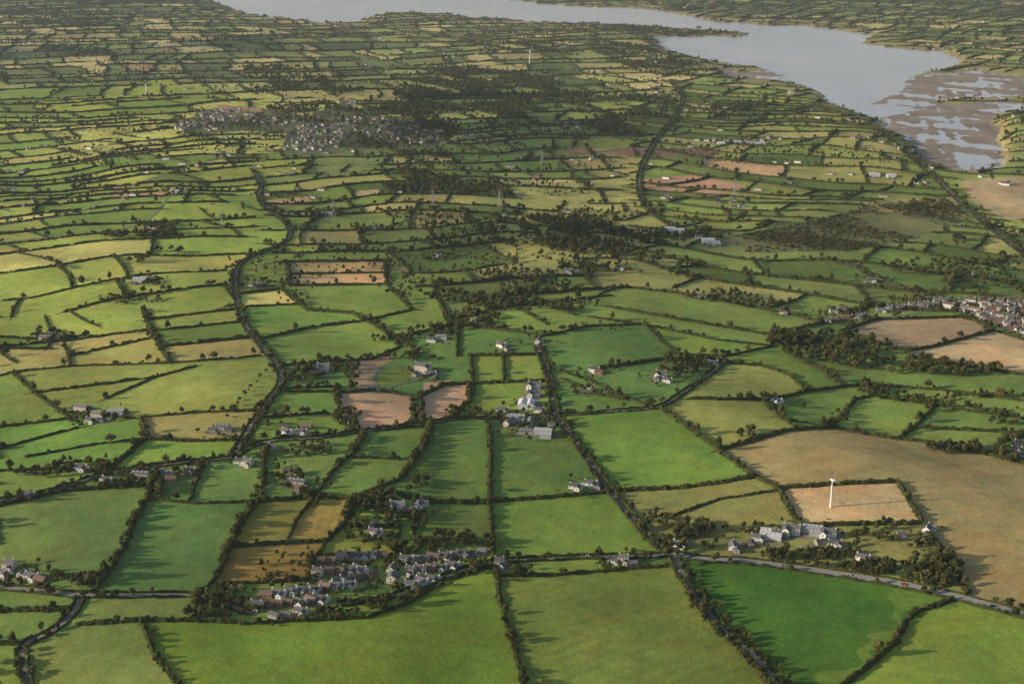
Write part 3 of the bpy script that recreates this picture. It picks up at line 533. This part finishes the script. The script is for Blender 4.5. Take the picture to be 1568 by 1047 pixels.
for k in range(2):
    r=random.Random(k+30);lobes=[]
    for i in range(4):lobes.append(((r.uniform(-1.5,1.5),r.uniform(-1.2,1.2),r.uniform(.8,1.7)),(r.uniform(1,1.5),r.uniform(.9,1.4))))
    leafy('hedge_bush_%s'%'fg'[k],3,lobes,20,.38,False,k+50)
ng=bpy.data.node_groups.new('scatter_trees','GeometryNodeTree');ng.interface.new_socket('Geometry',in_out='INPUT',socket_type='NodeSocketGeometry');ng.interface.new_socket('Geometry',in_out='OUTPUT',socket_type='NodeSocketGeometry')
N=ng.nodes;L=ng.links;gi=N.new('NodeGroupInput');go=N.new('NodeGroupOutput');iop=N.new('GeometryNodeInstanceOnPoints');ci=N.new('GeometryNodeCollectionInfo');ci.inputs['Collection'].default_value=lib;ci.inputs['Separate Children'].default_value=True;ci.inputs['Reset Children'].default_value=True
def na(nm,t):
    q=N.new('GeometryNodeInputNamedAttribute');q.data_type=t;q.inputs['Name'].default_value=nm;return q.outputs['Attribute']
iop.inputs['Pick Instance'].default_value=True
L.new(gi.outputs[0],iop.inputs['Points']);L.new(ci.outputs[0],iop.inputs['Instance']);L.new(na('k','INT'),iop.inputs['Instance Index']);L.new(na('rot','FLOAT_VECTOR'),iop.inputs['Rotation']);L.new(na('sc','FLOAT_VECTOR'),iop.inputs['Scale']);L.new(iop.outputs[0],go.inputs[0])
A=np.concatenate([np.array(inst,float)]+IA);print('instances',len(A))
me=bpy.data.meshes.new('trees');me.vertices.add(len(A));me.vertices.foreach_set('co',np.c_[A[:,0],A[:,1],hz(A[:,0],A[:,1])-.15].astype(np.float32).ravel())
a=me.attributes.new('k','INT','POINT');a.data.foreach_set('value',A[:,4].astype(np.int32))
a=me.attributes.new('rot','FLOAT_VECTOR','POINT');a.data.foreach_set('vector',np.c_[rng.normal(0,.04,len(A)),rng.normal(0,.04,len(A)),A[:,3]].astype(np.float32).ravel())
a=me.attributes.new('sc','FLOAT_VECTOR','POINT');s_=A[:,2];a.data.foreach_set('vector',np.c_[s_*rng.uniform(.85,1.2,len(A)),s_*rng.uniform(.85,1.2,len(A)),s_*rng.uniform(.85,1.15,len(A))].astype(np.float32).ravel())
to=obj('hedgerow_trees_and_woodland',me);md=to.modifiers.new('scatter','NODES');md.node_group=ng
tick('trees')
# ------------------------------------------------------------ buildings
wallw=simple('white_render',(.8,.79,.75),.8,.1);wallc=simple('cream_render',(.62,.57,.48),.8,.2);brick=simple('brick',(.3,.18,.12),.85,.25);stone=simple('stone',(.42,.4,.36),.85,.25)
slate=simple('slate_roof',(.12,.118,.125),.75,.4);tile=simple('brown_tile',(.17,.115,.09),.8,.35);metal=simple('grey_metal_sheet',(.33,.34,.35),.6,.3);metalw=simple('pale_metal_sheet',(.66,.67,.67),.5,.15);glass=simple('window_glass',(.03,.035,.045),.15,.2);door=simple('door',(.12,.05,.03),.5,.5)
def hmesh(L_,W_,e,rh,floors=1,chim=1,ext=None,barn=False):
    V=[];Fc=[];mi=[]
    def quad(p,m):
        o_=len(V);V.extend(p);Fc.append(tuple(range(o_,o_+4)));mi.append(m)
    def box(x0,x1,y0,y1,z0,z1,m):
        c=[(x0,y0,z0),(x1,y0,z0),(x1,y1,z0),(x0,y1,z0),(x0,y0,z1),(x1,y0,z1),(x1,y1,z1),(x0,y1,z1)]
        for f in ((0,1,5,4),(1,2,6,5),(2,3,7,6),(3,0,4,7),(4,5,6,7)):quad([c[i] for i in f],m)
    def block(cx,cy,l,w,e,rh,yax=False,win=True):
        def T_(x,y,z):return (cx+(-y if yax else x),cy+(x if yax else y),z)
        l2,w2=l/2,w/2
        def q4(p,m):quad([T_(*a) for a in p],m)
        q4([(-l2,-w2,-.6),(l2,-w2,-.6),(l2,-w2,e),(-l2,-w2,e)],0);q4([(l2,w2,-.6),(-l2,w2,-.6),(-l2,w2,e),(l2,w2,e)],0)
        for s in (-1,1):
            q4([(s*l2,-w2*s,-.6),(s*l2,w2*s,-.6),(s*l2,w2*s,e),(s*l2,-w2*s,e)],0);q4([(s*l2,-w2*s,e),(s*l2,w2*s,e),(s*l2,0,e+rh),(s*l2,0,e+rh)],0)
        ov=.35;k=rh/w2
        for s in (-1,1):
            q4([(-l2-ov,s*(w2+ov),e-ov*k+.12),(l2+ov,s*(w2+ov),e-ov*k+.12),(l2+ov,0,e+rh+.12),(-l2-ov,0,e+rh+.12)],1)
            q4([(-l2-ov,s*(w2+ov),e-ov*k-.03),(l2+ov,s*(w2+ov),e-ov*k-.03),(l2+ov,s*(w2+ov),e-ov*k+.12),(-l2-ov,s*(w2+ov),e-ov*k+.12)],0)
        if win:
            for s in (-1,1):
                nwin=max(2,int(l/3))
                for fl in range(floors):
                    for i in range(nwin):
                        x=-l2+(i+.5)*l/nwin;isd=(fl==0 and i==nwin//2)
                        z0=.1 if isd else .95+2.6*fl;z1=2.15+2.6*fl;y=s*(w2+.05);hw=.5 if isd else .6
                        q4([(x-hw,y,z0),(x+hw,y,z0),(x+hw,y,z1),(x-hw,y,z1)],3 if isd else 2)
                for fl in range(floors):
                    x=s*(l2+.05);q4([(x,-.6,.95+2.6*fl),(x,.6,.95+2.6*fl),(x,.6,2.15+2.6*fl),(x,-.6,2.15+2.6*fl)],2)
        elif barn:
            x=l2+.05;q4([(x,-2,0),(x,2,0),(x,2,3.6),(x,-2,3.6)],2)
            for i in range(int(l/4)):
                xx=-l2+2+i*4
                for s in (-1,1):q4([(xx-.5,s*w2*.5,e+rh*.5+.17),(xx+.5,s*w2*.5,e+rh*.5+.17),(xx+.5,s*w2*.15,e+rh*.85+.17),(xx-.5,s*w2*.15,e+rh*.85+.17)],4)
    block(0,0,L_,W_,e,rh,win=not barn)
    if ext:block(*ext,win=not barn)
    for i in range(chim):
        x=(-1 if i==0 else 1)*(L_/2-.7);box(x-.5,x+.5,-.4,.4,e+rh-.9,e+rh+1.1,0);box(x-.25,x+.25,-.2,.2,e+rh+1.1,e+rh+1.5,3)
    return V,Fc,mi
spec={'wb':('white_bungalow',hmesh(13,7.5,2.8,2.2,1,2,(3,-4.6,6,5,2.8,1.8,True)),[wallw,slate,glass,door,metalw]),
'bb':('brick_bungalow',hmesh(11,7.5,2.7,2.3,1,1),[brick,tile,glass,door,metalw]),'dh':('detached_house',hmesh(9.5,7.5,5.2,2.4,2,2,(2,-4.4,5,4,3,1.6,True)),[wallc,slate,glass,door,metalw]),
'te':('terraced_houses',hmesh(17,7.5,5.2,2.4,2,2),[wallw,tile,glass,door,metalw]),'gb':('outbuilding',hmesh(9,5.5,2.6,1.6,1,0),[stone,slate,glass,door,metalw]),
'sh':('farm_shed',hmesh(20,11,4.6,2.2,1,0,(4,-9.5,13,8,3.8,1.5,False),True),[metal,metal,glass,door,metalw]),'gs':('stone_barn',hmesh(17,7.5,4,2.4,1,0,None,True),[stone,slate,glass,door,metalw]),'bn':('pale_farm_shed',hmesh(20,9,4.2,2.2,1,0,(0,9.2,20,9,4.2,2.2,False),True),[metalw,metalw,glass,door,metal]),
'wh':('white_farmhouse',hmesh(15,8,5.4,2.8,2,2,(-4,-6,8,6,5.2,2.4,True)),[wallw,slate,glass,door,metalw]),'mn':('country_house',hmesh(22,11,6.5,3.2,2,2,(6,-8,11,8,6.3,2.8,True)),[wallc,slate,glass,door,metalw])}
hm={}
for k,(nm,(V,Fc,mi),ms) in spec.items():
    m=fmesh(nm,V,Fc,mi)
    for q in ms:m.materials.append(q)
    hm[k]=m
for (x,y),h in zip(hsG,hs):
    ob=bpy.data.objects.new(spec[h[2]][0],hm[h[2]]);ob.location=(x,y,float(hz(x,y))+.25);ob.rotation_euler=(0,0,math.radians(h[3]));s=random.uniform(.8,1.0);ob.scale=(s,s,random.uniform(.9,1.05));sc.collection.objects.link(ob)
def village(name,pts_types,mats,wl=(0,0,7,8,8,9)):
    VV=[];FF=[];MM=[];o_=0
    for x,y,t,r in pts_types:
        V,Fc,mi=spec[t][1];V=np.array(V)*.85;c,s=math.cos(r),math.sin(r);z=float(hz(x,y))+.3
        VV.append(np.c_[x+V[:,0]*c-V[:,1]*s,y+V[:,0]*s+V[:,1]*c,z+V[:,2]]);FF.append(np.array(Fc)+o_);o_+=len(V)
        m=np.array(mi);ro=random.choice([1,1,5,5,1]);wo=random.choice(wl);m=np.where(m==1,ro,m);m=np.where(m==0,wo,m);MM.append(m)
    obj(name,fmesh(name,np.concatenate(VV),np.concatenate(FF),np.concatenate(MM)),mats)
vm=[wallw,slate,glass,door,metalw,tile,metal,brick,wallc,stone];pt=[]
for cx,cy,rx,ry,n_ in ((350,178,55,10,70),(300,195,35,8,34),(420,185,40,7,26),(485,208,45,18,95),(570,195,60,16,55),(640,208,40,13,66),(530,160,16,8,14),(470,228,36,5,18)):
    for i in range(n_):
        a_=random.uniform(0,6.28);r_=math.sqrt(random.random());g=p2g([(cx+rx*r_*math.cos(a_),cy+ry*r_*math.sin(a_))])[0];pt.append((g[0],g[1],random.choice(['wb','dh','bb','te','dh','bb']),random.choice([-.3,1.27])+random.uniform(-.2,.2)))
village('distant_village',pt,vm)
pt=[]
for i in range(230):
    x=random.uniform(0,1568);y=random.choice([random.uniform(5,130),random.uniform(100,330)]);g=p2g([(x,y)])[0]
    if not isw(g[0],g[1]):
        for q in range(random.choice([1,1,2,3])):pt.append((g[0]+random.uniform(-25,25),g[1]+random.uniform(-25,25),random.choice(['wb','dh','wb','gs','gb']),random.uniform(-.6,.1)))
village('scattered_distant_farmhouses',pt,vm,(0,0,0,8,9))
tick('houses')
white=simple('turbine_white',(.8,.8,.79),.4,.04);steel=simple('galvanised_steel',(.35,.36,.37),.5,.1)
def turbine(px,py,hub,bl_,yaw,phase):
    g=p2g([(px,py)])[0];z=float(hz(*g));e=bpy.data.objects.new('wind_turbine',None);sc.collection.objects.link(e);e.location=(g[0],g[1],z);e.rotation_euler=(0,0,yaw)
    def part(nm,V,Fc):
        ob=obj(nm,fmesh(nm,V,Fc,smooth=True),[white]);ob.parent=e;return ob
    def loft(rings):
        V=[];Fc=[];k=len(rings[0])
        for r in rings:V+=r
        for j in range(len(rings)-1):
            for i in range(k):Fc.append((j*k+i,j*k+(i+1)%k,(j+1)*k+(i+1)%k,(j+1)*k+i))
        return V,Fc
    ring=lambda r,z,k=16:[(r*math.cos(6.283*i/k),r*math.sin(6.283*i/k),z) for i in range(k)]
    part('tower',*loft([ring(hub*.045,-1),ring(hub*.026,hub)]))
    s=hub/30
    part('nacelle',*loft([[(a*x_,y_,hub+.5*s+b*x_) for a,b in ((-.9,-.8),(.9,-.8),(.9,.9),(-.9,.9))] for x_,y_ in ((.3*s,3*s),(1*s,2.6*s),(1*s,-1.4*s),(.8*s,-2*s))]))
    part('hub',*loft([[(r*math.cos(6.283*i/10),y_,hub+.5*s+r*math.sin(6.283*i/10)) for i in range(10)] for r,y_ in ((.9*s,-2*s),(.9*s,-2.8*s),(.5*s,-3.5*s),(.02,-3.8*s))]))
    for b_ in range(3):
        a_=phase+b_*2.0944;rg=[]
        for t,ch in ((0,.6),(.12,1.1),(.25,1.2),(.6,.75),(1,.25)):
            rr=bl_*t;c_,s2=math.cos(a_),math.sin(a_);th=.2*s*(1.2-t);w_=ch*s*1.1
            rg.append([(s2*rr+c_*u,-2.6*s+v,hub+.5*s+c_*rr-s2*u) for u,v in ((-w_*.5,0),(0,-th),(w_*.9,0),(0,th))])
        part('blade_%d'%(b_+1),*loft(rg))
turbine(1272,776,25,12,.75,.05);turbine(811,98,45,20,.3,.5);turbine(224,146,30,14,.3,1.)
def pylon(px,py,Hh=32):
    g=p2g([(px,py)])[0];z=float(hz(*g));V=[];Fc=[]
    def beam(a,b,t=.16):
        a=Vector(a);b=Vector(b);d=(b-a).normalized();u=d.orthogonal().normalized()*t;w=d.cross(u).normalized()*t;o_=len(V)
        for p in (a,b):
            for q in (u,w,-u,-w):V.append(tuple(p+q))
        for i in range(4):Fc.append((o_+i,o_+(i+1)%4,o_+4+(i+1)%4,o_+4+i))
    lv=[(0,3.),(8,2.2),(16,1.4),(22,1.),(27,.8),(Hh,.15)];cr=[(-1,-1),(1,-1),(1,1),(-1,1)]
    for (z0,w0),(z1,w1) in zip(lv,lv[1:]):
        for i in range(4):
            a=cr[i];b=cr[(i+1)%4];beam((a[0]*w0,a[1]*w0,z0),(a[0]*w1,a[1]*w1,z1),.2);beam((a[0]*w0,a[1]*w0,z0),(b[0]*w1,b[1]*w1,z1),.1);beam((b[0]*w0,b[1]*w0,z0),(a[0]*w1,a[1]*w1,z1),.1);beam((a[0]*w1,a[1]*w1,z1),(b[0]*w1,b[1]*w1,z1),.1)
    for zz,w in ((20,5.5),(24,6.5),(28,5)):
        for s in (-1,1):beam((0,0,zz),(s*w,0,zz),.18);beam((0,0,zz+1.6),(s*w,0,zz),.12);beam((s*w,0,zz),(s*w,0,zz-1.6),.12)
    obj('electricity_pylon',fmesh('electricity_pylon',V,Fc),[steel],(g[0],g[1],z),.5)
for p in ((663,318),(511,334),(830,252),(340,350),(765,318),(1125,300)):pylon(*p)
def carmesh(col):
    V=[];Fc=[];mi=[]
    prof=[(-2.1,.35,.85),(-2.,.9,.88),(-1.3,.98,.86),(-.75,1.42,.68),(.55,1.45,.68),(1.2,.98,.84),(2.,.82,.84),(2.15,.35,.8)]
    for x,z,w in prof:V+= [(x,-w,.3),(x,-w,z),(x,w,z),(x,w,.3)]
    for j in range(len(prof)-1):
        for i in range(3):
            Fc.append((j*4+i,j*4+i+1,(j+1)*4+i+1,(j+1)*4+i));mi.append(1 if (j in (2,4) and i==1) or (j==3 and i!=1) else 0)
    for x in (-1.3,1.3):
        for s in (-.88,.88):
            o_=len(V);k=10
            for yy in (s-.1,s+.1):
                for i in range(k):V.append((x+.33*math.cos(6.283*i/k),yy,.33+.33*math.sin(6.283*i/k)))
            for i in range(k):Fc.append((o_+i,o_+(i+1)%k,o_+k+(i+1)%k,o_+k+i));mi.append(2)
            for i in range(0,k,2):Fc.append((o_+k+i,o_+k+(i+1)%k,o_+k+(i+2)%k,o_+k));mi.append(2)
    m=fmesh('car',V,Fc,mi)
    for q in (simple('car_paint',col,.3,.05),glass,simple('tyre',(.03,.03,.03))):m.materials.append(q)
    return m
cm=[carmesh(c) for c in ((.7,.7,.7),(.45,.04,.03),(.05,.06,.1),(.35,.36,.38))]
for px_,py_,k,a_ in [(1384,895,1,-25),(1300,881,0,-20),(1200,866,3,-15),(1520,928,2,-25),(900,852,0,-5),(300,911,0,0),(1060,852,2,-10),(480,906,1,20),(520,903,0,20),(560,900,3,10),(650,893,0,25),(640,888,2,25),(690,874,1,15),(430,922,0,20),(820,640,0,0),(835,642,2,40),(1230,840,0,10),(1255,845,1,10),(1275,846,3,0),(900,740,2,0),(640,787,0,0),(620,790,3,30)]:
    g=p2g([(px_,py_)])[0];ob=bpy.data.objects.new('parked_car' if k!=1 or py_!=895 else 'car',cm[k]);ob.location=(g[0],g[1],float(hz(*g))+.22);ob.rotation_euler=(0,0,math.radians(a_));sc.collection.objects.link(ob)
def sheepmesh():
    V=[];Fc=[];mi=[]
    def tube(pts,m,k=8):
        o_=len(V)
        for (x,y,z,r,rz_) in pts:
            for i in range(k):V.append((x,y+r*math.cos(6.283*i/k),z+rz_*math.sin(6.283*i/k)))
        for j in range(len(pts)-1):
            for i in range(k):Fc.append((o_+j*k+i,o_+j*k+(i+1)%k,o_+(j+1)*k+(i+1)%k,o_+(j+1)*k+i));mi.append(m)
    tube([(-.6,0,.62,.02,.02),(-.55,0,.62,.2,.2),(-.3,0,.6,.29,.27),(.1,0,.58,.29,.29),(.4,0,.62,.23,.25),(.55,0,.68,.14,.16),(.7,0,.6,.1,.11)],0)
    tube([(.66,0,.62,.09,.11),(.8,0,.48,.09,.1),(.92,0,.34,.05,.05),(.94,0,.32,.01,.01)],1)
    for x,b in ((-.4,-.06),(.35,.03)):
        for y in (-.15,.15):
            o_=len(V)
            for z,r,dx in ((.5,.08,0),(.28,.045,b),(0,.035,0)):
                for i in range(5):V.append((x+dx+r*math.cos(1.2566*i),y+r*math.sin(1.2566*i),z))
            for j in range(2):
                for i in range(5):Fc.append((o_+j*5+i,o_+j*5+(i+1)%5,o_+(j+1)*5+(i+1)%5,o_+(j+1)*5+i));mi.append(1)
    for s in (-1,1):
        o_=len(V);V.extend([(.74,s*.07,.6),(.7,s*.2,.6),(.76,s*.2,.55),(.78,s*.08,.55)]);Fc.append((o_,o_+1,o_+2,o_+3));mi.append(1)
    m=fmesh('sheep',V,Fc,mi,smooth=True);m.materials.append(simple('fleece',(.42,.4,.34),.9,.1));m.materials.append(simple('sheep_face',(.1,.09,.08)));return m
sm_=sheepmesh()
for cx,cy,rx,ry,n_ in ((850,800,70,22,16),(1250,765,45,14,12),(1340,770,40,14,8)):
    for i in range(n_):
        g=p2g([(cx+random.uniform(-rx,rx),cy+random.uniform(-ry,ry))])[0];ob=bpy.data.objects.new('sheep',sm_);ob.location=(g[0],g[1],float(hz(*g)));ob.rotation_euler=(0,0,random.uniform(0,6.28));sc.collection.objects.link(ob)
# ------------------------------------------------------------ light
EL=math.radians(16);az=(-.985,-.17);sd=Vector((az[0]*math.cos(EL),az[1]*math.cos(EL),math.sin(EL))).normalized()
sl=bpy.data.lights.new('sun','SUN');sl.energy=5;sl.angle=math.radians(.5);sl.color=(1,.86,.66);so=bpy.data.objects.new('sun',sl);so.rotation_euler=sd.to_track_quat('Z','Y').to_euler();so.location=(0,0,2000);sc.collection.objects.link(so)
w=bpy.data.worlds.new('World');sc.world=w;w.use_nodes=True;nt=w.node_tree;bg=nt.nodes['Background'];sk=nt.nodes.new('ShaderNodeTexSky');sk.sky_type='NISHITA';sk.sun_disc=False;sk.sun_elevation=EL;sk.sun_rotation=math.radians(260);sk.altitude=400;sk.air_density=1.2;sk.dust_density=1.5;nt.links.new(sk.outputs[0],bg.inputs[0]);bg.inputs[1].default_value=.115
hm_,nt,N,L=mat('haze_air');o=N.new('ShaderNodeOutputMaterial');vs=N.new('ShaderNodeVolumeScatter');vs.inputs['Color'].default_value=(.74,.88,1,1);vs.inputs['Density'].default_value=2.6e-5;vs.inputs['Anisotropy'].default_value=.2;L.new(vs.outputs[0],o.inputs['Volume'])
hx=[(x,y,z) for z in (-5,1200) for x,y in ((-16000,-1500),(16000,-1500),(16000,30000),(-16000,30000))]
obj('atmospheric_haze',fmesh('atmospheric_haze',hx,[(3,2,1,0),(4,5,6,7),(0,1,5,4),(1,2,6,5),(2,3,7,6),(3,0,4,7)]),[hm_])
cm_,nt,N,L=mat('shade_cloud_vapour');o=N.new('ShaderNodeOutputMaterial');d=N.new('ShaderNodeBsdfDiffuse');d.inputs[0].default_value=(.85,.85,.87,1);t=N.new('ShaderNodeBsdfTransparent');mx_=N.new('ShaderNodeMixShader');mx_.inputs[0].default_value=.09;L.new(t.outputs[0],mx_.inputs[1]);L.new(d.outputs[0],mx_.inputs[2]);L.new(mx_.outputs[0],o.inputs[0])  # thin see-through shader for the added, unseen clouds
def shade_cloud(px_,py_,rx,ry,n_,alt=1300):  # unseen cloud added up-sun so its shadow darkens the given ground point
    g=p2g([(px_,py_)])[0];k=alt/math.tan(EL);c=(g[0]+az[0]*k,g[1]+az[1]*k);V=[];Fc=[];r=np.random.default_rng(int(px_))
    for q in range(n_):
        a_=r.uniform(0,6.28);rr=math.sqrt(r.random());x0=c[0]+rx*rr*math.cos(a_);y0=c[1]+ry*rr*math.sin(a_);z0=alt+r.uniform(-30,40);s=r.uniform(.25,.5)*min(rx,ry);o_=len(V);nu,nv=16,8
        for j in range(nv+1):
            for i in range(nu):
                ph=math.pi*j/nv;th=6.283*i/nu;m_=1+.1*math.sin(3*th+q)+.08*math.cos(5*ph+q);V.append((x0+s*m_*math.sin(ph)*math.cos(th),y0+s*m_*math.sin(ph)*math.sin(th),z0+.22*s*m_*math.cos(ph)))
        for j in range(nv):
            for i in range(nu):Fc.append((o_+j*nu+i,o_+j*nu+(i+1)%nu,o_+(j+1)*nu+(i+1)%nu,o_+(j+1)*nu+i))
    obj('shade_cloud',fmesh('shade_cloud',V,Fc,smooth=True),[cm_])
shade_cloud(760,180,420,600,24);shade_cloud(830,370,300,260,18);shade_cloud(100,70,900,700,20)
cd=bpy.data.cameras.new('camera');cd.lens=36*F/1568;cd.sensor_width=36;cd.clip_end=150000;cd.clip_start=1;co=bpy.data.objects.new('camera',cd);co.location=(0,0,CZ);co.rotation_euler=(math.pi/2-PITCH,0,0);sc.collection.objects.link(co);sc.camera=co
sc.view_settings.view_transform='Standard';sc.view_settings.look='None';sc.view_settings.exposure=0
tick('end')
